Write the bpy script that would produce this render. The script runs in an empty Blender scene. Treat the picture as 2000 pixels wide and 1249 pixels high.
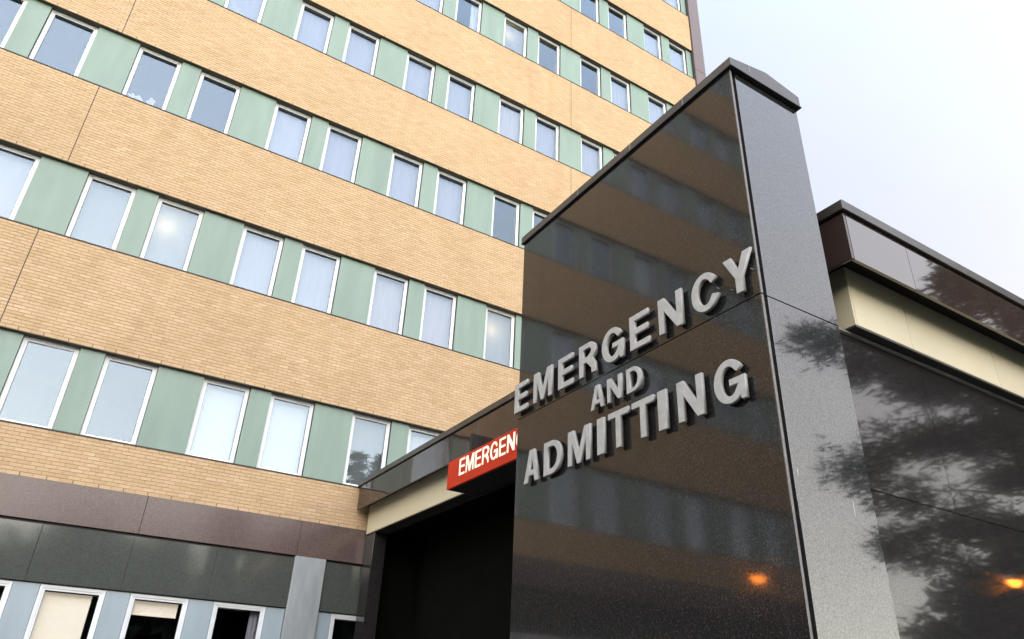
import bpy, bmesh, math, random
import numpy as np
from mathutils import Vector, Matrix

random.seed(7)
RNG = np.random.default_rng(11)
S = bpy.context.scene
COL = S.collection
R = math.radians
EYE = 1.6                                   # eye height above the ground
D = 14.4                                    # distance from the eye to the brick face of the tower (y)

# ------------------------------------------------------------------ camera
cam = bpy.data.cameras.new('camera')
cam.sensor_width = 36.0
cam.lens = 1421.45 / 2000 * 36.0
cam.clip_start = 0.05
cam.clip_end = 6000
camo = bpy.data.objects.new('camera', cam)
COL.objects.link(camo)
right = Vector((0.84832499, -0.52804008, 0.0389665))
down = Vector((0.28006367, 0.38504413, -0.87937783))
fwd = Vector((0.44934292, 0.75691128, 0.4745274))
rot = Matrix((right, -down, -fwd)).transposed()
camo.matrix_world = Matrix.Translation((0, 0, EYE)) @ rot.to_4x4()
S.camera = camo

# ------------------------------------------------------------------ sky, sun, exposure
SUN_AZ, SUN_EL = R(-22), R(18)               # azimuth from -Y towards +X
sun_dir = Vector((math.sin(SUN_AZ) * math.cos(SUN_EL), -math.cos(SUN_AZ) * math.cos(SUN_EL), math.sin(SUN_EL)))
W = bpy.data.worlds.new('World')
S.world = W
W.use_nodes = True
nt = W.node_tree
for n in list(nt.nodes):
    nt.nodes.remove(n)


def wn(t, **k):
    n = nt.nodes.new(t)
    for a, b in k.items():
        setattr(n, a, b)
    return n


def wmath(op, a, b=None, clamp=False):
    n = wn('ShaderNodeMath', operation=op, use_clamp=clamp)
    for i, v in enumerate((a, b)):
        if v is None:
            continue
        if isinstance(v, (int, float)):
            n.inputs[i].default_value = v
        else:
            nt.links.new(v, n.inputs[i])
    return n.outputs[0]


sky = wn('ShaderNodeTexSky', sky_type='NISHITA', sun_disc=False)
sky.sun_elevation = SUN_EL
sky.sun_rotation = math.pi - SUN_AZ         # measured clockwise from +Y
sky.air_density = 1.0
sky.dust_density = 1.5
bg_sky = wn('ShaderNodeBackground')
nt.links.new(sky.outputs[0], bg_sky.inputs[0])
bg_sky.inputs[1].default_value = 0.05
# thin bright overcast veil, brightest round the low sun
tc = wn('ShaderNodeTexCoord')
dot = wn('ShaderNodeVectorMath', operation='DOT_PRODUCT')
nt.links.new(tc.outputs['Generated'], dot.inputs[0])
dot.inputs[1].default_value = sun_dir
half = wmath('MULTIPLY', wmath('ADD', dot.outputs['Value'], 1.0), 0.5, True)
glow = wmath('POWER', half, 2.0)
noise = wn('ShaderNodeTexNoise')
noise.inputs['Scale'].default_value = 2.6
noise.inputs['Detail'].default_value = 6.0
noise.inputs['Roughness'].default_value = 0.55
mp = wn('ShaderNodeMapping')
mp.inputs['Scale'].default_value = (1.0, 1.0, 2.2)
mp.inputs['Location'].default_value = (7.3, 2.2, 5.1)
nt.links.new(tc.outputs['Generated'], mp.inputs[0])
nt.links.new(mp.outputs[0], noise.inputs['Vector'])
var = wmath('ADD', wmath('MULTIPLY', noise.outputs['Fac'], 0.11), 0.94)
sep = wn('ShaderNodeSeparateXYZ')
nt.links.new(tc.outputs['Generated'], sep.inputs[0])
elev = wmath('MAXIMUM', sep.outputs['Z'], 0.0)
ramp = wn('ShaderNodeValToRGB')
ramp.color_ramp.elements[0].position = 0.0
ramp.color_ramp.elements[0].color = (1.0, 0.97, 0.84, 1)
ramp.color_ramp.elements[1].position = 0.85
ramp.color_ramp.elements[1].color = (0.70, 0.80, 1.00, 1)
e = ramp.color_ramp.elements.new(0.38)
e.color = (1.0, 0.965, 0.96, 1)
nt.links.new(elev, ramp.inputs[0])
low = wmath('ADD', 0.95, wmath('MULTIPLY', wmath('POWER', wmath('SUBTRACT', 1.0, elev), 6.0), 1.9))
veil = wmath('MULTIPLY', wmath('ADD', wmath('MULTIPLY', wmath('MULTIPLY', glow, 4.4), low), 0.56), var)
bg_veil = wn('ShaderNodeBackground')
nt.links.new(ramp.outputs[0], bg_veil.inputs[0])
nt.links.new(veil, bg_veil.inputs[1])
addsh = wn('ShaderNodeAddShader')
nt.links.new(bg_sky.outputs[0], addsh.inputs[0])
nt.links.new(bg_veil.outputs[0], addsh.inputs[1])
outw = wn('ShaderNodeOutputWorld')
nt.links.new(addsh.outputs[0], outw.inputs[0])

sl = bpy.data.lights.new('sun', 'SUN')
sl.energy = 0.7
sl.angle = R(70)
sl.color = (1.0, 0.92, 0.82)
so = bpy.data.objects.new('sun', sl)
so.rotation_euler = (-sun_dir).to_track_quat('-Z', 'Y').to_euler()
so.location = (40, -40, 60)
COL.objects.link(so)

S.view_settings.view_transform = 'Standard'
S.view_settings.look = 'None'
S.view_settings.exposure = 0.0
S.view_settings.gamma = 1.0
S.view_settings.use_curve_mapping = False


# ------------------------------------------------------------------ materials
class Mat:
    def __init__(s, name):
        s.m = bpy.data.materials.new(name)
        s.m.use_nodes = True
        s.t = s.m.node_tree
        s.b = s.t.nodes['Principled BSDF']
        s.o = s.t.nodes['Material Output']

    def n(s, t, **k):
        x = s.t.nodes.new(t)
        for a, b in k.items():
            setattr(x, a, b)
        return x

    def l(s, a, b):
        s.t.links.new(a, b)

    def math(s, op, a, b=0.0, clamp=False):
        n = s.n('ShaderNodeMath', operation=op, use_clamp=clamp)
        for i, v in enumerate((a, b)):
            if isinstance(v, (int, float)):
                n.inputs[i].default_value = v
            else:
                s.l(v, n.inputs[i])
        return n.outputs[0]

    def pos(s, scale=(1, 1, 1)):
        g = s.n('ShaderNodeNewGeometry')
        m = s.n('ShaderNodeMapping')
        m.inputs['Scale'].default_value = scale
        s.l(g.outputs['Position'], m.inputs[0])
        return m.outputs[0]

    def noise(s, scale, detail=3.0, rough=0.55, stretch=(1, 1, 1)):
        n = s.n('ShaderNodeTexNoise')
        n.inputs['Scale'].default_value = scale
        n.inputs['Detail'].default_value = detail
        n.inputs['Roughness'].default_value = rough
        s.l(s.pos(stretch), n.inputs['Vector'])
        return n.outputs['Fac']

    def ramp(s, fac, stops):
        r = s.n('ShaderNodeValToRGB')
        els = r.color_ramp.elements
        while len(els) < len(stops):
            els.new(0.5)
        for e_, (p, c) in zip(els, stops):
            e_.position = p
            e_.color = (*c, 1) if len(c) == 3 else c
        s.l(fac, r.inputs[0])
        return r.outputs[0]

    def mix(s, fac, a, b, mode='MIX'):
        m = s.n('ShaderNodeMix', data_type='RGBA', blend_type=mode)
        for i, v in ((0, fac), (6, a), (7, b)):
            if isinstance(v, (int, float)):
                m.inputs[i].default_value = v
            elif isinstance(v, tuple):
                m.inputs[i].default_value = (*v, 1)
            else:
                s.l(v, m.inputs[i])
        return m.outputs[2]

    def bump(s, h, strength, dist=0.01):
        b = s.n('ShaderNodeBump')
        b.inputs['Strength'].default_value = strength
        b.inputs['Distance'].default_value = dist
        s.l(h, b.inputs['Height'])
        s.l(b.outputs[0], s.b.inputs['Normal'])

    def set(s, rough=None, ior=None, metal=None, color=None, spec=None):
        if rough is not None:
            s.b.inputs['Roughness'].default_value = rough
        if ior is not None:
            s.b.inputs['IOR'].default_value = ior
        if metal is not None:
            s.b.inputs['Metallic'].default_value = metal
        if color is not None:
            s.b.inputs['Base Color'].default_value = (*color, 1)
        return s


def brick_mat(single):
    m = Mat('brick_single' if single else 'brick_mass')
    if single:
        f = m.n('ShaderNodeObjectInfo').outputs['Random']
    else:
        f = m.n('ShaderNodeAttribute', attribute_name='rnd').outputs['Fac']
    c = m.ramp(f, [(0.0, (.395, .272, .148)), (.3, (.435, .306, .172)), (.6, (.455, .325, .188)), (.88, (.465, .320, .196)), (1.0, (.495, .362, .228))])
    d = m.noise(40, 3)
    c = m.mix(m.math('MULTIPLY', d, 0.35), c, (.33, .21, .10))
    big = m.ramp(m.noise(.55, 4, .6), [(.35, (.94, .93, .92)), (.65, (1.03, 1.02, 1.02))])
    c = m.mix(1.0, c, big, 'MULTIPLY')
    streak = m.ramp(m.noise(2.2, 3, .5, (1, 1, .12)), [(.58, (1, 1, 1)), (.8, (.90, .88, .85))])
    c = m.mix(1.0, c, streak, 'MULTIPLY')
    m.l(c, m.b.inputs['Base Color'])
    m.bump(m.noise(160, 3), .35, .004)
    m.set(rough=.85)
    return m.m


def granite_mat(name, dark, mid, light, ior=1.6, rough=.02, scale=150, streaks=False):
    m = Mat(name)
    v = m.n('ShaderNodeTexVoronoi')
    v.inputs['Scale'].default_value = scale
    m.l(m.pos(), v.inputs['Vector'])
    hsv = m.n('ShaderNodeSeparateColor')
    m.l(v.outputs['Color'], hsv.inputs[0])
    c = m.ramp(m.math('ADD', m.math('MULTIPLY', hsv.outputs[0], .6), m.math('MULTIPLY', m.noise(scale * 1.7, 2), .4)), [(0.15, dark), (.5, mid), (.72, mid), (.88, light)])
    m.l(m.math('ADD', m.math('MULTIPLY', hsv.outputs[1], .30), .35), m.b.inputs['Specular IOR Level'])
    c = m.mix(m.math('MULTIPLY', m.noise(9, 4), .45), c, dark)
    if streaks:
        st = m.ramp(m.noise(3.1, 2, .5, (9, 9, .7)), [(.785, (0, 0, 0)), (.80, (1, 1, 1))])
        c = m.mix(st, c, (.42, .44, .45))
    m.l(c, m.b.inputs['Base Color'])
    rr = m.math('ADD', m.math('MULTIPLY', hsv.outputs[1], .035), rough)
    m.l(rr, m.b.inputs['Roughness'])
    m.bump(m.math('ADD', m.math('MULTIPLY', hsv.outputs[2], .12), m.noise(1.4, 2)), .08, .003)
    m.set(ior=ior)
    return m.m


def plain(name, color, rough=.5, var_amt=.12, scale=3.0, stretch=(1, 1, 1), metal=0.0, ior=1.5, bump=0.0, bscale=120, darker=None):
    m = Mat(name)
    dk = darker or tuple(x * (1 - 2 * var_amt) for x in color)
    c = m.ramp(m.noise(scale, 5, .6, stretch), [(.3, dk), (.7, tuple(min(1, x * (1 + var_amt * .6)) for x in color))])
    m.l(c, m.b.inputs['Base Color'])
    r = m.math('ADD', m.math('MULTIPLY', m.noise(scale * 4, 3), rough * .4), rough * .8)
    m.l(r, m.b.inputs['Roughness'])
    if bump:
        m.bump(m.noise(bscale, 3), bump, .003)
    m.set(metal=metal, ior=ior)
    return m.m


def gloss_panel(name, color, rough, ior, wave):
    m = Mat(name)
    c = m.ramp(m.noise(2.0, 4), [(.3, tuple(x * .85 for x in color)), (.7, tuple(x * 1.12 for x in color))])
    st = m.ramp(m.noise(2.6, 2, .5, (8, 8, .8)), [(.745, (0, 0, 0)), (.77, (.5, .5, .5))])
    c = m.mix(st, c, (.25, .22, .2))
    m.l(c, m.b.inputs['Base Color'])
    m.bump(m.noise(1.1, 2), wave, .02)
    m.set(rough=rough, ior=ior)
    return m.m


M = {}
M['brick_one'] = brick_mat(True)
M['brick'] = brick_mat(False)
M['mortar'] = plain('mortar', (.335, .235, .135), .9, .12, 6, bump=.3)
M['granite'] = granite_mat('black_granite', (.006, .006, .007), (.014, .0125, .012), (.085, .074, .064), ior=1.52, rough=.04)
M['granite_lit'] = granite_mat('black_granite_lit', (.008, .009, .010), (.024, .024, .025), (.06, .06, .06), ior=1.80, streaks=True)  # same granite as the side, lighter and shinier to carry the sky's sheen
M['wall_granite'] = granite_mat('wall_granite', (.008, .008, .009), (.024, .022, .021), (.07, .062, .056), scale=170)
M['slab_edge'] = plain('lit_granite_edge', (.20, .18, .17), .6, .15, 30)  # paler than the slab: the edge's reflected light is put into the colour
M['groove'] = plain('joint_sealant', (.010, .014, .013), .7, .2, 8)
M['brown_granite'] = granite_mat('brown_granite', (.060, .040, .035), (.108, .075, .066), (.17, .125, .112), ior=1.42, rough=.16, scale=90)
M['green_granite'] = granite_mat('grey_green_granite', (.040, .045, .040), (.068, .074, .064), (.10, .105, .092), ior=1.5, rough=.05, scale=90)
M['green'] = plain('green_spandrel_paint', (.162, .228, .185), .45, .08, 1.6, (1.6, 1.6, .25))
M['blue_panel'] = plain('pale_blue_panel_paint', (.27, .325, .35), .45, .07, 1.6, (1.6, 1.6, .3))
M['frame'] = plain('white_window_frame', (.64, .66, .66), .35, .05, 5)
M['gasket'] = plain('black_gasket', (.02, .02, .022), .6, .1)
M['lintel'] = plain('brown_steel_lintel', (.100, .074, .040), .6, .2, 4)
M['flashing'] = plain('black_sill_flashing', (.016, .015, .015), .55, .2, 4)
M['concrete'] = plain('concrete_column', (.26, .275, .275), .75, .12, 2.2, (2, 2, .5), bump=.25)
M['coping'] = plain('dark_brown_metal', (.050, .042, .036), .38, .2, 3, metal=.0, bump=.05, bscale=20)
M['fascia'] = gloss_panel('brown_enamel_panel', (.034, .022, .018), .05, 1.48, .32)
M['bay_shade'] = plain('bay_shade_black', (.006, .006, .005), .95, .1, 3, ior=1.05)  # near-black: the shade of the bay is put into the colour
M['fascia_lit'] = gloss_panel('brown_enamel_panel_lit', (.040, .028, .024), .035, 1.95, .10)  # same enamel as the side, brightened for the light on the front
M['beige'] = plain('cream_metal_panel', (.565, .50, .345), .42, .05, 1.4)
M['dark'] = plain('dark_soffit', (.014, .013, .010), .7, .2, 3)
M['trim'] = plain('grey_metal_trim', (.20, .20, .19), .4, .15, 4)
M['letter'] = plain('grey_cast_letter', (.335, .33, .315), .5, .10, 14, bump=.12, bscale=60)
M['red'] = plain('red_sign_acrylic', (.40, .034, .012), .55, .06, 3, ior=1.2)
M['cream_letter'] = plain('cream_sign_letter', (.86, .80, .64), .45, .04, 5)
for k_, c_, e_s in (('cream_letter', (1, .88, .66), .35), ('red', (1, .05, .02), .05)):   # the box is lit from inside
    b_ = M[k_].node_tree.nodes['Principled BSDF']
    b_.inputs['Emission Color'].default_value = (*c_, 1)
    b_.inputs['Emission Strength'].default_value = e_s
M['room'] = plain('room_paint', (.42, .44, .46), .8, .06, 2)
M['blind'] = plain('glowing_cream_blind_cloth', (.86, .72, .58), .8, .03, 3)
b_ = M['blind'].node_tree.nodes['Principled BSDF']           # the cloth itself glows, room light put into its colour
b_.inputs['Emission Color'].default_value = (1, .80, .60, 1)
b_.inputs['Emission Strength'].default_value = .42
M['asphalt'] = plain('asphalt', (.050, .050, .052), .9, .2, 5, bump=.4)
M['paving'] = plain('concrete_paving', (.30, .29, .27), .85, .15, 3, bump=.3)
M['grass'] = plain('lawn', (.06, .09, .03), .95, .3, 3)
M['bark'] = plain('bark', (.075, .055, .042), .95, .3, 8, bump=.5)
M['pole'] = plain('galvanised_pole', (.25, .26, .27), .4, .1, 5, metal=.6)


def glass_mat(name, mult, tint):
    m = Mat(name)
    m.t.nodes.remove(m.b)
    lw = m.n('ShaderNodeLayerWeight')
    lw.inputs[0].default_value = 0.5
    f = m.math('ADD', m.math('MULTIPLY', m.math('POWER', lw.outputs['Facing'], 5.0), .9), .045)
    f = m.math('MULTIPLY', f, mult, True)
    g = m.n('ShaderNodeBsdfGlossy')
    g.inputs['Roughness'].default_value = 0.0
    g.inputs['Color'].default_value = (.74, .87, 1, 1)
    t = m.n('ShaderNodeBsdfTransparent')
    t.inputs['Color'].default_value = (*tint, 1)
    x = m.n('ShaderNodeMixShader')
    m.l(f, x.inputs[0])
    m.l(t.outputs[0], x.inputs[1])
    m.l(g.outputs[0], x.inputs[2])
    m.l(x.outputs[0], m.o.inputs[0])
    return m.m


M['glass'] = glass_mat('window_glass', 1.65, (.90, .93, .94))


def cloth_mat(name, color):
    m = Mat(name)
    m.set(color=color, rough=.9)
    tr = m.n('ShaderNodeBsdfTranslucent')
    tr.inputs['Color'].default_value = (*color, 1)
    x = m.n('ShaderNodeMixShader')
    x.inputs[0].default_value = .35
    m.l(m.b.outputs[0], x.inputs[1])
    m.l(tr.outputs[0], x.inputs[2])
    m.l(x.outputs[0], m.o.inputs[0])
    return m.m


M['sheer'] = cloth_mat('sheer_curtain', (.37, .35, .41))
M['sheer_pink'] = cloth_mat('sheer_curtain_rose', (.46, .40, .44))
M['sheer_white'] = cloth_mat('white_curtain', (.60, .59, .605))
M['sheer_grey'] = cloth_mat('grey_net_curtain', (.24, .235, .225))


def emit_mat(name, color, strength):
    m = Mat(name)
    m.b.inputs['Emission Color'].default_value = (*color, 1)
    m.b.inputs['Emission Strength'].default_value = strength
    m.set(color=(.8, .7, .6), rough=.4)
    return m.m


M['sodium'] = emit_mat('sodium_lamp_glass', (1.0, .25, .02), 36.0)
M['room_lamp'] = emit_mat('room_lamp_globe', (1.0, .74, .38), 19.0)


def foliage_mat():
    m = Mat('needle_foliage')
    c = m.ramp(m.noise(.8, 4), [(.3, (.022, .036, .020)), (.7, (.060, .085, .040))])
    m.l(c, m.b.inputs['Base Color'])
    m.set(rough=.7)
    return m.m


M['needles'] = foliage_mat()


# ------------------------------------------------------------------ builders
class MB:
    """Collects boxes and prisms; links them as one mesh object."""
    def __init__(s):
        s.v, s.f, s.mi = [], [], []

    def box(s, x0, x1, y0, y1, z0, z1, mi=0):
        i = len(s.v)
        s.v += [(x0, y0, z0), (x1, y0, z0), (x1, y1, z0), (x0, y1, z0), (x0, y0, z1), (x1, y0, z1), (x1, y1, z1), (x0, y1, z1)]
        for q in ((0, 3, 2, 1), (4, 5, 6, 7), (0, 1, 5, 4), (1, 2, 6, 5), (2, 3, 7, 6), (3, 0, 4, 7)):
            s.f.append(tuple(i + k for k in q))
            s.mi.append(mi)
        return s

    def poly(s, pts, mi=0):
        i = len(s.v)
        s.v += [tuple(p) for p in pts]
        s.f.append(tuple(range(i, i + len(pts))))
        s.mi.append(mi)
        return s

    def tube(s, p0, p1, r0, r1, n=8, mi=0):
        p0, p1 = Vector(p0), Vector(p1)
        d = (p1 - p0).normalized()
        a = d.orthogonal().normalized()
        b = d.cross(a)
        i = len(s.v)
        for p, r in ((p0, r0), (p1, r1)):
            for k in range(n):
                t = 2 * math.pi * k / n
                s.v.append(tuple(p + a * (r * math.cos(t)) + b * (r * math.sin(t))))
        for k in range(n):
            s.f.append((i + k, i + (k + 1) % n, i + n + (k + 1) % n, i + n + k))
            s.mi.append(mi)
        s.f.append(tuple(i + k for k in range(n - 1, -1, -1)))
        s.f.append(tuple(i + n + k for k in range(n)))
        s.mi += [mi, mi]
        return s

    def mesh(s, name, mats):
        me = bpy.data.meshes.new(name)
        me.from_pydata(s.v, [], s.f)
        for m in mats:
            me.materials.append(m)
        me.polygons.foreach_set('material_index', s.mi)
        me.update()
        return me

    def obj(s, name, mat, parent=None, bevel=0.0):
        mats = mat if isinstance(mat, (list, tuple)) else [mat]
        me = s.mesh(name, mats)
        if bevel:
            bm = bmesh.new()
            bm.from_mesh(me)
            bmesh.ops.bevel(bm, geom=bm.edges[:], offset=bevel, segments=1, affect='EDGES')
            bm.to_mesh(me)
            bm.free()
        return link(name, me, parent)


def link(name, me, parent=None, loc=None):
    o = bpy.data.objects.new(name, me)
    COL.objects.link(o)
    if parent:
        o.parent = parent
    if loc is not None:
        o.location = loc
    return o


def local(o, p):
    return Vector(p)


def thing(name, label, cat, group=None):
    """An Empty at the world origin's frame so children can be given in scene coordinates."""
    o = bpy.data.objects.new(name, None)
    COL.objects.link(o)
    o['label'] = label
    o['category'] = cat
    if group:
        o['group'] = group
    return o


def structure(name, mb, mat):
    o = mb.obj(name, mat)
    o['kind'] = 'structure'
    return o


def Z(v):
    return v + EYE


# ------------------------------------------------------------------ ground
structure('ground', MB().poly([(-1500, -1500, -.02), (1500, -1500, -.02), (1500, 1500, -.02), (-1500, 1500, -.02)]), M['grass'])
structure('driveway', MB().box(-40, 40, -9, 12.2, -.016, -.004), M['asphalt'])
structure('pavement', MB().box(-40, 4.0, 12.2, 14.45, -.3, .12), M['paving'])

# ------------------------------------------------------------------ the tower
bld = thing('hospital_building', 'tall buff brick hospital block with bands of white windows and green panels', 'building')
XL, XR = -17.3, 16.52
P, S0 = 3.0965, -1.4635
WA, GN, WB, GW = .896, .4345, .910, .856
NF = 8
SILL = [3.955 + 3.69 * k for k in range(NF)]
HEAD = [z + 1.643 for z in SILL]
TOP = SILL[-1] + 1.643 + 2.2
JOINTS = [-1.873 + 12.32 * k for k in (-1, 0, 1)]
YP = D + .090      # green panel face
YW = D + .160      # window frame face

spans = [(3.125, SILL[0])] + [(HEAD[k], SILL[k + 1]) for k in range(NF - 1)] + [(HEAD[-1], TOP)]
BL, BG, BPROUD = .1975, .0085, .0045

# projected size decides which bricks stay single
def project(x, y, z):
    q = Vector((x, y, z))
    d = q.dot(fwd)
    return (1000 + 1421.45 * q.dot(right) / d, 624.5 + 1421.45 * q.dot(down) / d)


single = []
for si, (z0, z1) in enumerate(spans):
    sp = MB().box(XL, XR, D + BPROUD, D + .22, Z(z0 + .004), Z(z1 - .004)).obj('brick_spandrel', M['mortar'], bld)
    n = 13 if si == 0 else max(1, round((z1 - z0) / .0661))
    ch = (z1 - z0) / n
    vs, fs, rn = [], [], []
    for r in range(n):
        bz0, bz1 = z0 + r * ch + (0 if r == 0 else BG / 2), z0 + (r + 1) * ch - BG / 2
        off = (r % 2) * BL / 2
        k0 = int(math.floor((XL - off) / BL))
        k1 = int(math.ceil((XR - off) / BL))
        for k in range(k0, k1):
            a = max(k * BL + off + BG / 2, XL)
            b = min((k + 1) * BL + off - BG / 2, XR)
            if r == 0 and (k % 2 == 0):
                a += .004
            pieces = [(a, b)]
            for j in JOINTS:
                nx = []
                for (p, q) in pieces:
                    if q < j - .007 or p > j + .007:
                        nx.append((p, q))
                    else:
                        if j - .007 - p > .012:
                            nx.append((p, j - .007))
                        if q - j - .007 > .012:
                            nx.append((j + .007, q))
                pieces = nx
            for (p, q) in pieces:
                if q - p < .012:
                    continue
                if si == 0:
                    u, v_ = project((p + q) / 2, D, (bz0 + bz1) / 2)
                    if -10 < u < 690 and v_ > 780 and abs(q - p - (BL - BG)) < .0005 and len(single) < 300:
                        single.append((p, bz0, q - p, bz1 - bz0, sp))
                        continue
                rn.append(random.random())
                yo = random.uniform(-.0012, .0012)
                vs.append((p, q, bz0, bz1, yo))
    A = np.array(vs)
    nb = len(A)
    V = np.zeros((nb, 8, 3))
    yf = D + A[:, 4]
    yb = np.full(nb, D + BPROUD + .004)
    e_ = .0018
    for i, (xi, zi, y, s1, s2) in enumerate(((0, 2, yf, e_, e_), (1, 2, yf, -e_, e_), (1, 3, yf, -e_, -e_), (0, 3, yf, e_, -e_),
                                             (0, 2, yb, 0, 0), (1, 2, yb, 0, 0), (1, 3, yb, 0, 0), (0, 3, yb, 0, 0))):
        V[:, i, 0] = A[:, xi] + s1
        V[:, i, 1] = y
        V[:, i, 2] = Z(A[:, zi] + s2)
    F = np.array([(0, 1, 2, 3), (0, 4, 5, 1), (1, 5, 6, 2), (2, 6, 7, 3), (3, 7, 4, 0)])
    FF = (np.arange(nb)[:, None, None] * 8 + F[None]).reshape(-1, 4)
    me = bpy.data.meshes.new('brickwork')
    me.vertices.add(nb * 8)
    me.vertices.foreach_set('co', V.reshape(-1))
    me.loops.add(FF.size)
    me.loops.foreach_set('vertex_index', FF.reshape(-1).astype(np.int32))
    me.polygons.add(len(FF))
    me.polygons.foreach_set('loop_start', np.arange(0, FF.size, 4, dtype=np.int32))
    me.update(calc_edges=True)
    me.polygons.foreach_set('use_smooth', np.zeros(len(FF), dtype=bool))
    at = me.attributes.new('rnd', 'FLOAT', 'FACE')
    at.data.foreach_set('value', np.repeat(np.array(rn), 5).astype(np.float32))
    me.materials.append(M['brick'])
    bw = link('brickwork', me, sp)
    bw['kind'] = 'stuff'
    for j in JOINTS:
        MB().box(j - .007, j + .007, D + .003, D + .012, Z(z0 + .002), Z(z1 - .002)).obj('expansion_joint', M['groove'], sp)
    w = MB()
    x = math.ceil(XL / (2 * BL)) * 2 * BL
    while x < XR:
        w.box(x - .006, x + .007, D + .0005, D + .01, Z(z0 - .012), Z(z0 + ch - .003))
        x += 2 * BL
    wo = w.obj('weep_vent', M['lintel'], sp)
    wo['kind'] = 'stuff'

# the single bricks share meshes
def brick_mesh(w, h):
    bm = bmesh.new()
    bmesh.ops.create_cube(bm, size=1.0)
    for v in bm.verts:
        v.co.x = (v.co.x + .5) * w
        v.co.z = (v.co.z + .5) * h
        v.co.y = (v.co.y + .5) * (BPROUD + .003)
    bmesh.ops.bevel(bm, geom=[e for e in bm.edges if all(v.co.y < .001 for v in e.verts)], offset=.0018, segments=1, affect='EDGES')
    me = bpy.data.meshes.new('brick')
    bm.to_mesh(me)
    bm.free()
    me.materials.append(M['brick_one'])
    return me


bcache = {}
for (x, z, w, h, sp) in single:
    key = (round(w, 4), round(h, 4))
    if key not in bcache:
        bcache[key] = brick_mesh(w, h)
    link('brick', bcache[key], sp, (x, D + random.uniform(-.0012, .0012), Z(z)))

# lintels and sills
for k in range(NF):
    MB().box(XL, XR, D + .004, D + .25, Z(HEAD[k] - .012), Z(HEAD[k] - .001)).obj('lintel', M['lintel'], bld)
    MB().box(XL, XR, D - .012, D + .25, Z(SILL[k]), Z(SILL[k] + .022)).obj('sill_flashing', M['flashing'], bld)

# windows ---------------------------------------------------------------
def ring(mb, w, h, t, y0, y1, mi=0, off=0.0):
    mb.box(off, w - off, y0, y1, off, off + t, mi)
    mb.box(off, w - off, y0, y1, h - off - t, h - off, mi)
    mb.box(off, off + t, y0, y1, off + t, h - off - t, mi)
    mb.box(w - off - t, w - off, y0, y1, off + t, h - off - t, mi)


def make_window(w, h, name='window'):
    f = MB()
    ring(f, w, h, .046, 0, .09)
    ring(f, w, h, .034, .014, .09, 0, .0465)
    fm = f.mesh(name, [M['frame']])
    g = MB()
    ring(g, w, h, .007, .030, .045, 0, .081)
    g.box(.089, w - .089, .040, .045, h - .103, h - .0885)  # wider dark head strip: the frame's shade on the glass, added as shape
    gm = g.mesh('gasket', [M['gasket']])
    p = MB()
    a = .082
    p.box(a, w - a, -.004, .004, a, h - a)
    pm = p.mesh('pane', [M['glass']])
    return fm, gm, pm


def curtain_mesh(w, z0, z1, mat, pleats, depth, flat=False):
    n = max(2, int(pleats * 8))
    v, fcs = [], []
    for i in range(n + 1):
        x = w * i / n
        y = 0 if flat else depth * (math.sin(i / 8 * 2 * math.pi) + .4 * math.sin(i * .37))
        v += [(x, y, z0), (x, y * .8, z1)]
    for i in range(n):
        fcs.append((2 * i, 2 * i + 2, 2 * i + 3, 2 * i + 1))
    me = bpy.data.meshes.new('curtain')
    me.from_pydata(v, [], fcs)
    me.polygons.foreach_set('use_smooth', [True] * n)
    me.materials.append(mat)
    return me


WH = 1.643 - .034
meshA, meshB = make_window(WA, WH), make_window(WB, WH)
PANE_Y = .042
CURT = {}


def curtain(kind, w, h):
    key = (kind, round(w, 3), round(h, 3))
    if key not in CURT:
        a = .05
        if kind == 'lilac':
            CURT[key] = ('curtain', curtain_mesh(w - 2 * a, a, h - a, M['sheer'], 5, .004), a)
        elif kind == 'pink':
            CURT[key] = ('curtain', curtain_mesh(w - 2 * a, a, h - a, M['sheer_pink'], 6, .005), a)
        elif kind == 'white':
            CURT[key] = ('curtain', curtain_mesh(w - 2 * a, a, h - a, M['sheer_white'], 2, .002), a)
        elif kind == 'grey':
            CURT[key] = ('curtain', curtain_mesh(w - 2 * a, a, h - a, M['sheer_grey'], 3, .003), a)
        elif kind == 'side':
            CURT[key] = ('curtain', curtain_mesh(w * .28, a, h - a, M['sheer_white'], 4, .014), w * .68)
    return CURT[key]


def place_window(ms, x, z, w, h, content, parent=bld, y=YW):
    fm, gm, pm = ms
    o = link('window', fm, parent, (x, y, z))
    link('gasket', gm, o)
    p = link('pane', pm, o, (w / 2, PANE_Y, h / 2))
    # panes sit a touch out of true, each its own way
    p.rotation_euler = (R(random.uniform(-.5, .5)), 0, R(random.uniform(-.5, .5)))
    if content == 'clear':
        p.rotation_euler = (0, 0, 0)
    if content in ('lilac', 'pink', 'white', 'grey', 'side', 'lamp', 'clear'):
        nm, me, ox = curtain('grey' if content in ('lamp', 'clear') else content, w, h)  # a clear pane has no real curtain; a grey one is added to brighten it
        link(nm, me, o, (ox, .16, 0))
    if content == 'lamp':  # glowing globe added behind the curtain to make the pane's warm glow
        bm = bmesh.new()
        bmesh.ops.create_uvsphere(bm, u_segments=16, v_segments=10, radius=.16)
        me = bpy.data.meshes.new('glow_globe')
        bm.to_mesh(me)
        bm.free()
        me.polygons.foreach_set('use_smooth', [True] * len(me.polygons))
        me.materials.append(M['room_lamp'])
        link('glow_globe', me, o, (w * .32, .42, h * .66))
    return o


# pane meshes are centred so that their small tilt turns about the middle
for ms in (meshA, meshB):
    for v in ms[2].vertices:
        pass
for ms, w in ((meshA, WA), (meshB, WB)):
    for v in ms[2].vertices:
        v.co.x -= w / 2
        v.co.z -= WH / 2

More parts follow.
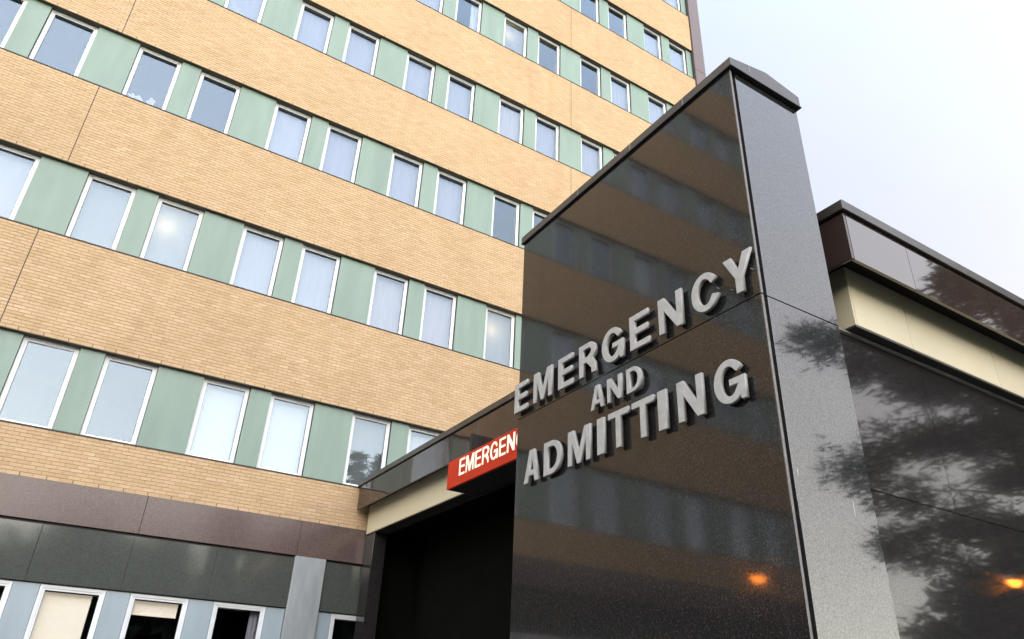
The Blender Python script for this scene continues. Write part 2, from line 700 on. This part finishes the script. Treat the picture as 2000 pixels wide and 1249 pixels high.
SPECIAL = {
    (0, -3, 'B'): 'white', (0, -2, 'A'): 'white', (0, -1, 'A'): 'none', (0, -1, 'B'): 'none', (0, -2, 'B'): 'none', (0, -3, 'A'): 'none', (0, -4, 'A'): 'none', (0, -4, 'B'): 'none',
    (0, 0, 'A'): 'none', (0, 0, 'B'): 'none', (0, 1, 'A'): 'white', (0, 1, 'B'): 'white', (0, 2, 'A'): 'clear', (0, 2, 'B'): 'white',
    (1, -1, 'B'): 'lilac', (1, 0, 'A'): 'grey', (1, 0, 'B'): 'lamp', (1, 1, 'A'): 'lilac', (1, 1, 'B'): 'lilac', (1, 2, 'A'): 'pink', (1, 2, 'B'): 'pink', (1, 3, 'A'): 'lamp',
    (2, -1, 'A'): 'none', (2, -1, 'B'): 'none', (2, 0, 'A'): 'none', (2, 0, 'B'): 'none', (2, 1, 'A'): 'lilac', (2, 1, 'B'): 'lilac', (2, 2, 'A'): 'lilac', (2, 2, 'B'): 'lilac', (2, 3, 'A'): 'none', (2, 3, 'B'): 'none',
    (4, 2, 'A'): 'lilac', (4, 2, 'B'): 'side', (4, 3, 'A'): 'lamp', (4, 3, 'B'): 'none', (5, 3, 'A'): 'none', (5, 3, 'B'): 'none', (5, 4, 'A'): 'none',
}
panelN = MB().box(.009, GN - .009, 0, .03, 0, WH + .012).mesh('green_panel', [M['green']])
panelW = MB().box(.009, GW - .009, 0, .03, 0, WH + .012).mesh('green_panel', [M['green']])
for k in range(NF):
    z = Z(SILL[k]) + .0225
    for j in range(-6, 6):
        x = S0 + j * P
        for kind, w, xo in (('A', WA, 0), ('B', WB, WA + GN)):
            if x + xo < XL or x + xo + w > XR:
                continue
            c = SPECIAL.get((k, j, kind))
            if c is None:
                c = random.choice(['lilac', 'lilac', 'lilac', 'pink', 'none']) if k >= 3 else random.choice(['lilac', 'none', 'white'])
                if k in (5, 6, 7):
                    c = random.choice(['lilac', 'lilac', 'none'])
            place_window(meshA if kind == 'A' else meshB, x + xo, z, w, WH, c)
        for me, w, xo in ((panelN, GN, WA), (panelW, GW, WA + GN + WB)):
            a, b = x + xo, x + xo + w
            if a < XL or a > XR - .05:
                continue
            if b > XR:
                MB().box(a + .004, XR, YP, YP + .03, z, z + WH + .012).obj('green_panel', M['green'], bld)
            else:
                link('green_panel', me, bld, (a, YP + random.uniform(-.002, .002), z))

# rooms behind the glass
rooms = MB()
for k in range(NF):
    rooms.box(XL, XR, D + .255, D + 5, Z(HEAD[k] + .02), Z(HEAD[k] + .35))
    rooms.box(XL, XR, D + 5.0, D + 5.1, Z(SILL[k] - 1.6), Z(HEAD[k] + .02))
    for j in range(-6, 6):
        xw = S0 + j * P - GW / 2
        if XL < xw < XR:
            rooms.box(xw - .06, xw + .06, D + .255, D + 5, Z(SILL[k] - 1.3), Z(HEAD[k] + .02))
rooms.box(XL, XR, D + .255, D + 5, Z(SILL[0] - 1.25), Z(SILL[0] - 1.1))
rooms.obj('room_interior', M['room'], bld)

# corner pier, side and roof
for a, b in ((3.125 - 5.2, 3.12), (3.13, 8.0), (8.01, 13.0), (13.01, 18.0), (18.01, 23.0), (23.01, 28.0), (28.01, TOP)):
    MB().box(XR + .035, 17.13, D - .05, D + .6, Z(max(a, -1.6)), Z(b - .004)).obj('corner_panel', M['brown_granite'], bld, .004)
MB().box(XR, XR + .034, D + .03, D + .3, 0, Z(TOP)).obj('corner_joint', M['groove'], bld)
MB().box(16.9, 17.1, D + .605, D + 16, 0, Z(TOP)).obj('side_wall', M['mortar'], bld)
MB().box(XL - .2, XL - .002, D, D + 16, 0, Z(TOP)).obj('side_wall', M['mortar'], bld)
MB().box(XL - .2, 17.13, D + 5.12, D + 16, 0, Z(TOP - .3)).obj('rear_block', M['mortar'], bld)
MB().box(XL - .25, 17.18, D - .09, D + .6, Z(TOP) + .002, Z(TOP) + .12).obj('parapet_coping', M['coping'], bld)
MB().box(XL, XR, D + .22, D + 16, Z(TOP - .4), Z(TOP - .2)).obj('roof', M['dark'], bld)

# granite bands over the ground floor
GX = [1.21 + 2.79 * i for i in range(-7, 6)]
for a, b in zip(GX[:-1], GX[1:]):
    MB().box(max(a + .003, XL), min(b - .003, XR), D - .030, D + .02, Z(2.463), Z(3.122)).obj('granite_panel', M['brown_granite'], bld, .003)
DX = [1.18 + 1.395 * i for i in range(-13, 3)]
for a, b in zip(DX[:-1], DX[1:]):
    MB().box(max(a + .003, XL), min(b - .003, 3.97), D - .004, D + .03, Z(1.535), Z(2.418)).obj('spandrel_panel', M['green_granite'], bld, .002)
MB().box(4.605, 5.9, D - .004, D + .03, Z(1.535), Z(2.418)).obj('spandrel_panel', M['green_granite'], bld, .002)
MB().box(5.906, XR, D - .004, D + .03, Z(1.535), Z(2.418)).obj('spandrel_panel', M['green_granite'], bld, .002)
MB().box(XL, XR, D + .032, D + .24, Z(1.52), Z(3.12)).obj('backing_wall', M['flashing'], bld)
MB().box(3.985, 4.592, D - .045, D + .25, 0, Z(2.458)).obj('column', M['concrete'], bld, .008)

# ground floor windows and pale panels
GH = Z(1.515) - 1.0
gpanels = [(-.356, .023), (.982, 1.357), (2.293, 2.716), (3.634, 3.975), (4.60, 4.872)]
gwins = [(-1.31, -.356, 'blind'), (.023, .982, 'blind'), (1.357, 2.293, 'half'), (2.716, 3.634, 'dark')]
xx = -1.31
for i in range(11):
    gpanels.append((xx - .40, xx))
    gwins.append((xx - .40 - .94, xx - .40, ('blind', 'dark', 'half')[i % 3]))
    xx -= 1.34
for a, b in gpanels:
    MB().box(a + .003, b - .003, D + .035, D + .06, 1.0, 1.0 + GH).obj('pale_panel', M['blue_panel'], bld)
GW_CACHE = {}


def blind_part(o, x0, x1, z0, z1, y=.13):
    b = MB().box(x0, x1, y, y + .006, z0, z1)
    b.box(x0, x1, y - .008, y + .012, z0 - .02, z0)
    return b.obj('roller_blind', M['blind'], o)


for a, b, c in gwins:
    w = b - a - .006
    key = round(w, 3)
    if key not in GW_CACHE:
        ms = make_window(w, GH)
        for v in ms[2].vertices:
            v.co.x -= w / 2
            v.co.z -= GH / 2
        GW_CACHE[key] = ms
    o = place_window(GW_CACHE[key], a + .003, 1.0, w, GH, 'none', bld, D + .045)
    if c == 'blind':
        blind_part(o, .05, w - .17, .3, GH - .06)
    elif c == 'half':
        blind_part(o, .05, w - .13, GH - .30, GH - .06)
    else:
        me = curtain_mesh(.16, .4, GH - .08, M['sheer_pink'], 2, .01)
        link('curtain', me, o, (w - .23, .16, 0))
o = place_window(make_window(.62, GH), 4.875, 1.0, .62, GH, 'none', bld, D + .045)
for ch_ in o.children:
    if ch_.name.startswith('pane'):
        ch_.location = (0, PANE_Y, 0)
        ch_.rotation_euler = (0, 0, 0)
MB().box(XL, 5.6, D + .02, D + .24, 0, .998).obj('plinth', M['green_granite'], bld)
gi = MB().box(XL, 5.6, D + 3.2, D + 3.3, 0, Z(1.5))
gi.box(XL, 5.6, D + .25, D + 3.2, Z(1.62), Z(1.7))
gi.box(XL, 5.6, D + .25, D + 3.2, 0, .02)
for xw in (-15, -12, -9, -6, -3.1, -.2, 1.17, 2.5, 3.8, 5.55):
    gi.box(xw - .05, xw + .05, D + .25, D + 3.2, .02, Z(1.62))
gi.obj('ground_floor_interior', M['dark'], bld)
MB().box(5.62, XR, D + .03, D + .2, 0, Z(1.53)).obj('bay_back_wall', M['dark'], bld)

# ------------------------------------------------------------------ entrance canopy
can = thing('entrance_canopy', 'low entrance canopy with glossy brown fascia and cream band joined to the brick block', 'canopy')
CX, CY, CE = 5.049, 2.93, 13.6
FZ0, FZ1 = 3.482, 3.958
ys = [D - .06] + [13.63 - 1.42 * i for i in range(8)] + [CY]
for b, a in zip(ys[:-1], ys[1:]):
    lo = a + .003 if a != CY else CY + .0005
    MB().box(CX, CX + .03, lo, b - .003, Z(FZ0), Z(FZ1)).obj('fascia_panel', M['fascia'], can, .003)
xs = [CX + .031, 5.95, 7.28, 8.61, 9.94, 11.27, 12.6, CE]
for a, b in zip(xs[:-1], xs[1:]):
    MB().box(a + .003, b - .003, CY, CY + .03, Z(FZ0), Z(FZ1)).obj('fascia_panel', M['fascia_lit'], can)
MB().box(CX + .035, CE, CY + .035, D - .07, Z(3.64), Z(FZ1 + .01)).obj('roof_slab', M['dark'], can)


def coping_run(parent, segs, z0, z1, out):
    for (x0, x1, y0, y1) in segs:
        MB().box(x0, x1, y0, y1, Z(z0), Z(z1)).obj('coping', M['coping'], parent, .006)


cw = .30
segs = []
yy = [CY - .032, 5.6, 8.4, 11.2, D - .02]
for a, b in zip(yy[:-1], yy[1:]):
    segs.append((CX - .032, CX + cw, a, b - .003))
xx2 = [CX + cw + .003, 6.9, 9.7, CE + .03]
for a, b in zip(xx2[:-1], xx2[1:]):
    segs.append((a, b - .003, CY - .032, CY + cw))
coping_run(can, segs, FZ1 + .012, 4.072, .03)
MB().box(CX + .012, CX + .2, CY + .012, D - .08, Z(FZ1 + .001), Z(FZ1 + .011)).obj('shadow_gap', M['flashing'], can)
MB().box(CX + .201, CE, CY + .012, CY + .2, Z(FZ1 + .001), Z(FZ1 + .011)).obj('shadow_gap', M['flashing'], can)
# cream band below, set back
BX, BY = 5.31, 3.176
yb_ = [D - .07] + [12.41 - 1.46 * i for i in range(7)] + [BY]
for b, a in zip(yb_[:-1], yb_[1:]):
    lo = a + .002 if a != BY else BY + .0005
    MB().box(BX, BX + .02, lo + .002, b - .003, Z(3.035), Z(3.62)).obj('cream_panel', M['beige'], can, .002)
xb = [BX + .021, 6.13, 7.59, 9.05, 10.51, 11.97, CE - .2]
for a, b in zip(xb[:-1], xb[1:]):
    MB().box(a + .003, b - .003, BY, BY + .02, Z(3.035), Z(3.62)).obj('cream_panel', M['beige'], can, .002)
MB().box(BX + .024, 9.5, BY + .3, D - .07, Z(3.10), Z(3.16)).obj('soffit', M['bay_shade'], can)  # soffit coloured with the bay's painted shade
MB().box(BX + .004, BX + .3, BY + .004, D - .08, Z(3.018), Z(3.033)).obj('beam_underside', M['coping'], can)
MB().box(BX + .301, CE - .2, BY + .004, BY + .09, Z(3.018), Z(3.033)).obj('beam_underside', M['coping'], can)
MB().box(6.5, 6.6, 3.55, D - .075, 0, Z(3.09)).obj('bay_side_shade', M['bay_shade'], can)  # black sheet added to keep the bay in deep shade
MB().box(BX + .285, 6.495, D - .14, D - .075, 0, Z(3.09)).obj('bay_end_shade', M['bay_shade'], can)  # second black sheet, covers the facade where the bay is in shade
MB().box(BX + .02, BX + .28, D - .5, D - .075, 0, Z(3.015)).obj('pier', M['wall_granite'], can, .003)

# granite wall under the canopy front
wal = thing('entrance_wall', 'dark polished granite wall under the canopy with tree reflections, right of the tall pillar', 'wall')
WX = [5.056, 6.375, 7.70, 9.02, 10.34, 11.66, 13.0]
for (z0, z1) in ((-1.6, -.0), (.006, 1.612), (1.619, 2.975)):
    for a, b in zip(WX[:-1], WX[1:]):
        po = MB().box(a + .0035, b - .0035, 3.286, 3.314, Z(z0), Z(z1)).obj('granite_panel', M['wall_granite'], wal)
        ta, tb = random.uniform(-.0035, .0035), random.uniform(-.002, .002)      # slabs are never quite in one plane
        for v in po.data.vertices:
            v.co.y += (v.co.x - (a + b) / 2) * ta + (v.co.z - Z((z0 + z1) / 2)) * tb
MB().box(5.06, 13.0, 3.316, 3.5, 0, Z(3.0)).obj('wall_core', M['groove'], wal)
MB().box(5.056, 13.0, 3.268, 3.31, Z(2.992), Z(3.017)).obj('metal_trim', M['trim'], wal, .003)
MB().box(5.056, 13.0, 3.276, 3.31, Z(2.976), Z(2.991)).obj('shadow_gap', M['flashing'], wal)


# ------------------------------------------------------------------ tall pillar
pil = thing('entrance_pillar', 'tall black speckled granite pillar with brown metal cap, carrying the raised letters', 'pillar')
PX0, PX1, PY0, PY1 = 3.785, 4.646, 2.921, 6.164
PT = 4.931
ZJ = 2.700
for (z0, z1) in ((-1.6, ZJ - .004), (ZJ + .004, PT)):
    MB().box(PX0, PX0 + .026, PY0 - .001, PY1, Z(z0), Z(z1)).obj('granite_panel', [M['granite']], pil, .0015)
    MB().box(PX0 + .0035, PX0 + .0255, PY0 - .0028, PY0 - .0018, Z(z0 + .004), Z(z1 - .004)).obj('slab_edge', M['slab_edge'], pil)
    MB().box(PX0 + .070, PX1, PY0, PY0 + .028, Z(z0), Z(z1)).obj('granite_panel', M['granite_lit'], pil, .0015)
    MB().box(PX1 - .026, PX1, PY0 + .029, PY1, Z(z0), Z(z1)).obj('granite_panel', M['granite'], pil)
MB().box(PX0 + .027, PX1 - .027, PY0 + .0285, PY1 - .03, 0, Z(PT)).obj('pillar_core', M['groove'], pil)
MB().box(PX0 + .027, PX1 - .027, PY1 - .029, PY1 - .001, 0, Z(PT)).obj('granite_panel', M['granite'], pil)
# ridged cap
c = MB()
x0, x1, xm = PX0 - .022, PX1 + .008, 4.232
y0, y1 = PY0 - .042, PY1 + .028
zb, zt, zr = Z(PT + .012), Z(5.026), Z(5.118)
sec = [(x0, zb), (x1, zb), (x1, zt + .032), (xm, zr), (x0, zt)]
n = len(sec)
for i in range(n):
    (xa, za), (xb_2, zb_2) = sec[i], sec[(i + 1) % n]
    c.poly([(xa, y0, za), (xa, y1, za), (xb_2, y1, zb_2), (xb_2, y0, zb_2)])
c.poly([(a, y0, b) for a, b in sec])
c.poly([(a, y1, b) for a, b in reversed(sec)])
c.obj('coping', M['coping'], pil)
f = MB()
f.box(x0 - .004, x1 + .014, y0 - .004, y1 + .004, zb - .012, zb - .001)
f.obj('drip_flange', M['flashing'], pil)
for yv in (3.45, 4.19, 5.06):
    MB().box(x0 - .002, x0 + .01, yv, yv + .012, zb + .002, zt - .004).obj('coping_seam', M['trim'], pil)
MB().box(3.997, 4.006, y0 - .002, y0 + .01, zb + .035, zb + .13).obj('coping_seam', M['trim'], pil)

# ------------------------------------------------------------------ lettering
def arc(cx, cy, rx, ry, a0, a1, n):
    return [(cx + rx * math.cos(R(a0 + (a1 - a0) * i / n)), cy + ry * math.sin(R(a0 + (a1 - a0) * i / n))) for i in range(n + 1)]


def glyph(ch, w, s, t):
    """Bold sans capitals, height 1, width w, stem s, bar t: outline first, then holes."""
    if ch == 'E':
        m = .5
        return [[(0, 0), (w, 0), (w, t), (s, t), (s, m - t / 2 + .01), (w * .93, m - t / 2 + .01), (w * .93, m + t / 2 + .01), (s, m + t / 2 + .01), (s, 1 - t), (w * .98, 1 - t), (w * .98, 1), (0, 1)]]
    if ch == 'I':
        return [[(0, 0), (w, 0), (w, 1), (0, 1)]]
    if ch == 'T':
        return [[(w / 2 - s / 2, 0), (w / 2 + s / 2, 0), (w / 2 + s / 2, 1 - t), (w, 1 - t), (w, 1), (0, 1), (0, 1 - t), (w / 2 - s / 2, 1 - t)]]
    if ch == 'M':
        q = s * .9
        return [[(0, 0), (q, 0), (q, .66), (w / 2 - q * .42, 0), (w / 2 + q * .42, 0), (w - q, .66), (w - q, 0), (w, 0), (w, 1), (w - q * 1.35, 1), (w / 2, .34), (q * 1.35, 1), (0, 1)]]
    if ch == 'N':
        return [[(0, 0), (s * .95, 0), (s * .95, .62), (w - s * 1.02, 0), (w, 0), (w, 1), (w - s * .95, 1), (w - s * .95, .38), (s * 1.02, 1), (0, 1)]]
    if ch == 'Y':
        return [[(w / 2 - s / 2, 0), (w / 2 + s / 2, 0), (w / 2 + s / 2, .40), (w, 1), (w - s * 1.12, 1), (w / 2, .60), (s * 1.12, 1), (0, 1), (w / 2 - s / 2, .40)]]
    if ch == 'A':
        return [[(0, 0), (s * 1.02, 0), (s * 1.02 + .052, .20), (w - s * 1.02 - .052, .20), (w - s * 1.02, 0), (w, 0), (w / 2 + s * .58, 1), (w / 2 - s * .58, 1)],
                [(w / 2 - w * .135, .37), (w / 2 + w * .135, .37), (w / 2, .80)]]
    if ch == 'D':
        r = w * .56
        return [[(0, 0)] + [(w - r, 0)] + arc(w - r, .5, r, .5, -84, 84, 12) + [(w - r, 1), (0, 1)],
                [(s, t)] + arc(w - r, .5, r - s * .98, .5 - t, -86, 86, 10) + [(s, 1 - t)]]
    if ch == 'R':
        r = .275
        return [[(0, 0), (s, 0), (s, .40), (w * .44, .40), (w - s * .98, .16), (w - s * .92, 0), (w, 0), (w * .985, .06), (w * .955, .30), (w * .82, .455)]
                + arc(w - .30, .725, .30, .275, -55, 90, 9) + [(0, 1)],
                [(s, .40 + t), (w * .52, .40 + t)] + arc(w - .33, .725, .33 - s * .96, .275 - t, -70, 70, 6) + [(w * .52, 1 - t), (s, 1 - t)]]
    if ch in 'CG':
        rx, ry = w / 2, .515
        outer = arc(rx, .5, rx, ry, 40 if ch == 'C' else 38, 320 if ch == 'C' else 306, 26)
        inner = arc(rx, .5, rx - s, ry - t, 318 if ch == 'C' else 304, 42, 22)
        if ch == 'C':
            outer = [(w * .97, .66)] + arc(rx, .5, rx, ry, 30, 330, 28)
            outer[-1] = (w * .98, .30)
            inner = [(w - s * .98, .36)] + arc(rx, .5, rx - s, ry - t, 322, 38, 20) + [(w - s * .98, .64)]
            return [outer[1:] + inner]
        out = arc(rx, .5, rx, ry, 30, 300, 26)
        tail = [(w * .80, .10), (w * .84, 0), (w, 0), (w, .54), (w * .50, .54), (w * .50, .38), (w - s * .92, .38)]
        inn = arc(rx, .5, rx - s, ry - t, 312, 40, 20) + [(w - s * .95, .66)]
        return [out + tail + inn]
    return []


def letter_mesh(ch, w, h, s, t, depth, bev):
    cu = bpy.data.curves.new('letter', 'CURVE')
    cu.dimensions = '2D'
    cu.fill_mode = 'BOTH'
    for poly in glyph(ch, w / h, s, t):
        sp_ = cu.splines.new('POLY')
        sp_.points.add(len(poly) - 1)
        for p_, (u, v) in zip(sp_.points, poly):
            p_.co = (u * h, v * h, 0, 1)
        sp_.use_cyclic_u = True
    cu.extrude = depth / 2 - bev
    cu.bevel_depth = bev
    cu.bevel_resolution = 0
    cu.offset = -bev
    tmp = bpy.data.objects.new('letter_source', cu)
    COL.objects.link(tmp)
    dg = bpy.context.evaluated_depsgraph_get()
    me = bpy.data.meshes.new_from_object(tmp.evaluated_get(dg))
    bpy.data.objects.remove(tmp)
    bpy.data.curves.remove(cu)
    me.name = 'letter'
    return me


FACE = Matrix(((0, 0, -1, 0), (-1, 0, 0, 0), (0, 1, 0, 0), (0, 0, 0, 1)))   # local x -> -Y, y -> Z, z -> -X


def put_letter(ch, ya, yb, z, h, xmid, depth, mat, parent, bev=.0035, s=.218, t=.172, pins=None):
    w = ya - yb
    me = letter_mesh(ch, w, h, s, t, depth, bev)
    me.materials.clear()
    me.materials.append(mat)
    if pins is not None:
        bm = bmesh.new()
        bm.from_mesh(me)
        for (u, v) in ((.12, .25), (.12 if ch != 'Y' else .5, .75 if ch != 'A' else .3), (min(.86, .86), .12 if ch in 'EMNARG' else .5)):
            if ch in 'IT':
                u = .5
            r = bmesh.ops.create_cone(bm, segments=6, radius1=.004, radius2=.004, depth=pins, cap_ends=True)
            for vv in r['verts']:
                vv.co += Vector((u * w, v * h, -depth / 2 - pins / 2 + .002))
        bm.to_mesh(me)
        bm.free()
    o = bpy.data.objects.new('letter', me)
    COL.objects.link(o)
    o.parent = parent
    o.matrix_local = Matrix.Translation((xmid, ya, Z(z))) @ FACE
    return o


XM = 3.730 + .015
def word(label, spec, z, h):
    t_ = thing('raised_letter_sign', label, 'sign', 'raised letter words on the pillar')
    for ch, a, b in spec:
        put_letter(ch, a, b, z, h, XM, .030, M['letter'], t_, pins=PX0 - XM - .015 + .002)


word('raised grey metal word EMERGENCY, top line on the black granite pillar',
     [('E', 6.157, 5.911), ('M', 5.796, 5.467), ('E', 5.358, 5.115), ('R', 5.016, 4.761), ('G', 4.672, 4.372), ('E', 4.283, 4.036), ('N', 3.917, 3.640), ('C', 3.535, 3.248), ('Y', 3.188, 2.915)], 2.751, .325)
word('small raised grey metal word AND between the two longer words on the pillar',
     [('A', 4.847, 4.653), ('N', 4.611, 4.416), ('D', 4.351, 4.159)], 2.378, .225)
word('raised grey metal word ADMITTING, bottom line on the black granite pillar',
     [('A', 5.925, 5.663), ('D', 5.583, 5.292), ('M', 5.193, 4.859), ('I', 4.762, 4.663), ('T', 4.607, 4.340), ('T', 4.298, 4.031), ('I', 3.989, 3.888), ('N', 3.770, 3.502), ('G', 3.395, 3.107)], 1.952, .325)

# red box sign hanging under the fascia
red = thing('emergency_box_sign', 'red box sign with cream letters hung under the canopy fascia, half behind the pillar', 'sign')
SX = 4.80
MB().box(SX, 5.305, 7.02, 9.795, Z(2.90), Z(3.325)).obj('sign_box', [M['red']], red, .004)
MB().box(SX + .03, 5.30, 7.05, 9.765, Z(2.893), Z(2.899)).obj('sign_underside', M['dark'], red)
MB().box(SX + .06, 5.28, 9.2, 9.26, Z(3.3255), Z(3.64)).obj('hanger', M['dark'], red)
MB().box(SX + .26, 5.28, 7.5, 7.56, Z(3.3255), Z(3.64)).obj('hanger', M['dark'], red)
yv = 9.415
for ch, w in zip('EMERGENCY', (.170, .235, .170, .188, .205, .170, .195, .20, .20)):
    put_letter(ch, yv, yv - w, 3.03, .252, SX - .0035, .006, M['cream_letter'], red, .0005, .165, .13)
    yv -= w + .036

# ------------------------------------------------------------------ street lamps (seen mirrored in the granite)
def street_lamp(x, y, h, dirx, label):
    t_ = thing('street_lamp', label, 'street lamp', 'lit street lamps around the forecourt')
    t_.location = (x, y, 0)
    MB().tube((0, 0, .12), (0, 0, h + .1), .07, .045, 12).obj('pole', M['pole'], t_)
    MB().tube((0, 0, -.02), (0, 0, .13), .14, .10, 12).obj('base', M['pole'], t_)
    MB().tube((0, 0, h + .06), (dirx * .5, 0, h + .12), .03, .025, 8).obj('arm', M['pole'], t_)
    cx = dirx * .62
    hd = MB().box(cx - .2, cx + .2, -.13, .13, h + .07, h + .16).obj('lamp_head', M['pole'], t_, .02)
    bm = bmesh.new()
    bmesh.ops.create_uvsphere(bm, u_segments=16, v_segments=8, radius=1)
    for v in bm.verts:
        v.co = Vector((cx + v.co.x * .17, v.co.y * .11, h + .065 + min(v.co.z, .0) * .12))
    me = bpy.data.meshes.new('lamp_glass')
    bm.to_mesh(me)
    bm.free()
    me.materials.append(M['sodium'])
    link('lamp_glass', me, hd)
    return t_


street_lamp(-3.41 - .62, 9.40, Z(2.26), 1, 'lit orange street lamp near the brick block, mirrored in the pillar')
street_lamp(15.6 + .62, -.73, Z(2.50), -1, 'lit orange street lamp before the conifer, mirrored in the granite wall')

# ------------------------------------------------------------------ conifers (seen mirrored in granite and glass)
def conifer(x, y, h, r, label, dens, seed, base=1.8, name='conifer_tree', round_=False):
    rg = random.Random(seed)
    t_ = thing(name, label, 'tree', 'conifers across the forecourt')
    t_.location = (x, y, 0)
    tr = MB()
    tr.tube((0, 0, -.1), (.1, .05, h * .55), h * .022, h * .012, 10)
    tr.tube((.1, .05, h * .55), (0, 0, h * .98), h * .012, .015, 8)
    cv, cf = [], []

    def spray(c, d, size):
        # a flat fan of needle blades round a twig
        d = d.normalized()
        sd = d.cross(Vector((0, 0, 1)))
        if sd.length < .1:
            sd = Vector((1, 0, 0))
        sd.normalize()
        for q in range(4):
            a = rg.uniform(-1.2, 1.2)
            v = (d * math.cos(a) + sd * math.sin(a) + Vector((0, 0, rg.uniform(-.35, .2)))).normalized()
            ww = sd.cross(v).normalized() * rg.uniform(-.5, .5) + sd * .5
            ln = size * rg.uniform(.6, 1.2)
            wd = size * .26
            i = len(cv)
            p0 = c + Vector((rg.gauss(0, 1), rg.gauss(0, 1), rg.gauss(0, .5))) * size * .5
            cv.extend([tuple(p0 - ww * wd), tuple(p0 + ww * wd), tuple(p0 + v * ln)])
            cf.append((i, i + 1, i + 2))
    nl = int(dens * h * 3.2)
    for i in range(nl):
        f_ = (i + rg.random()) / nl
        z_ = base + (h - base) * f_
        prof = (1 - f_ * f_) ** .8 * min(1.0, .45 + f_) if round_ else (1 - f_) ** .8
        ln = r * prof * rg.uniform(.55, 1.12) + .15
        az = i * 2.399 + rg.uniform(-.4, .4)
        d = Vector((math.cos(az), math.sin(az), rg.uniform(.05, .45)))
        p0 = Vector((0, 0, z_))
        p1 = p0 + d * ln
        p1.z += ln * .04 * math.sin(az)
        tr.tube(p0, p1, .05 * (1 - f_) + .012, .006, 5)
        for q in range(max(2, int(ln / .85)) + 1):
            u = rg.uniform(.3, 1.05)
            c_ = p0.lerp(p1, u) + Vector((rg.gauss(0, .22), rg.gauss(0, .22), rg.gauss(0, .15))) * min(1, ln)
            rr = rg.uniform(.30, .62) * min(1.0, .35 + ln * .25)
            for _ in range(int(34 * dens)):
                v = Vector((rg.gauss(0, 1), rg.gauss(0, 1), rg.gauss(0, .55))) * rr * .62
                spray(c_ + v, d + v.normalized() * .8, .30)
    tr.obj('trunk', M['bark'], t_)
    me = bpy.data.meshes.new('crown')
    me.from_pydata(cv, [], cf)
    me.materials.append(M['needles'])
    link('crown', me, t_)
    return t_


conifer(20.3, -2.05, 14.0, 6.9, 'tall spreading conifer opposite the entrance wall, mirrored in its granite', 1.55, 3, round_=True)
conifer(15.0, -14.5, 15.7, 1.35, 'slim conifer mirrored in the lowest window beside the canopy, left of a pair', .9, 5)
conifer(16.6, -14.7, 16.0, 1.45, 'slim conifer mirrored in the lowest window beside the canopy, right of a pair', .9, 9)

# evergreen shrub at the foot of the tall conifer
sh = thing('evergreen_shrub', 'broad dark evergreen shrub below the tall conifer, mirrored low in the granite wall', 'shrub')
sh.location = (19.6, -.9, 0)
rg = random.Random(31)
shv, shf = [], []
for i in range(7000):
    a, u = rg.uniform(0, 2 * math.pi), rg.random()
    rr = 4.4 * (rg.random() ** .45) * (1.0 + .12 * math.sin(5 * a) + .1 * math.sin(3 * a + 1))
    zt_ = 5.3 * math.sqrt(max(.0, 1 - (rr / 5.2) ** 2)) * (1 + .10 * math.sin(7 * a + rr))
    c_ = Vector((rr * math.cos(a) * .8, rr * math.sin(a), .2 + zt_ * rg.random() ** .5))
    i0 = len(shv)
    for k_ in range(3):
        shv.append(tuple(c_ + Vector((rg.gauss(0, .22), rg.gauss(0, .22), rg.gauss(0, .16)))))
    shf.append((i0, i0 + 1, i0 + 2))
shm = bpy.data.meshes.new('foliage')
shm.from_pydata(shv, [], shf)
shm.materials.append(M['needles'])
link('foliage', shm, sh)
st_ = MB()
for k_ in range(7):
    a = k_ * .9
    st_.tube((.15 * math.cos(a), .15 * math.sin(a), -.05), (1.6 * math.cos(a), 1.9 * math.sin(a), 3.2), .07, .02, 6)
st_.obj('stem', M['bark'], sh)

# far-off wood across the road behind the viewer
wv, wf = [], []
rg = random.Random(21)
for i in range(60000):
    az = R(rg.uniform(-75, 34))
    dist = rg.uniform(72, 84)
    top = 15.0 + 2.2 * math.sin(az * 9) + 1.6 * math.sin(az * 23 + 1) + 1.0 * math.sin(az * 51)
    zz_ = (top + rg.gauss(0, .5)) * rg.random()
    c_ = Vector((math.sin(az) * dist, 14.4 - math.cos(az) * dist, zz_))
    i0 = len(wv)
    for k_ in range(3):
        wv.append(tuple(c_ + Vector((rg.gauss(0, 1.1), rg.gauss(0, 1.1), rg.gauss(0, .8)))))
    wf.append((i0, i0 + 1, i0 + 2))
wme = bpy.data.meshes.new('distant_wood')
wme.from_pydata(wv, [], wf)
wme.materials.append(M['needles'])
wo = link('distant_wood', wme)
wo['kind'] = 'stuff'

# white frilly bunch on a sill of the third window row
bn = MB()
rg = random.Random(4)
for i in range(26):
    u = rg.random()
    cx_, cz_ = .12 + u * .52, .10 + rg.random() * (.10 + .10 * math.sin(u * 9) ** 2)
    cy_ = .10 + rg.uniform(-.02, .03)
    rr = rg.uniform(.03, .06)
    pts = [(cx_ + rr * math.cos(a) * (1 + .25 * math.sin(3 * a)), cy_ + rr * .5 * math.sin(2 * a) + .01 * math.cos(a), cz_ + rr * math.sin(a)) for a in [k_ * math.pi / 5 for k_ in range(10)]]
    for k_ in range(10):
        bn.poly([(cx_, cy_ - .03, cz_), pts[k_], pts[(k_ + 1) % 10]])
b_o = bn.obj('paper_flowers', M['sheer_white'])
b_o.location = (S0, YW, Z(SILL[2]) + .085)
b_o['label'] = 'bunch of white frilly paper flowers on a window sill in the third row'
b_o['category'] = 'flowers'

for o in list(bpy.data.objects):
    if o.type == 'MESH' and o.data and not o.data.materials:
        o.data.materials.append(M['dark'])
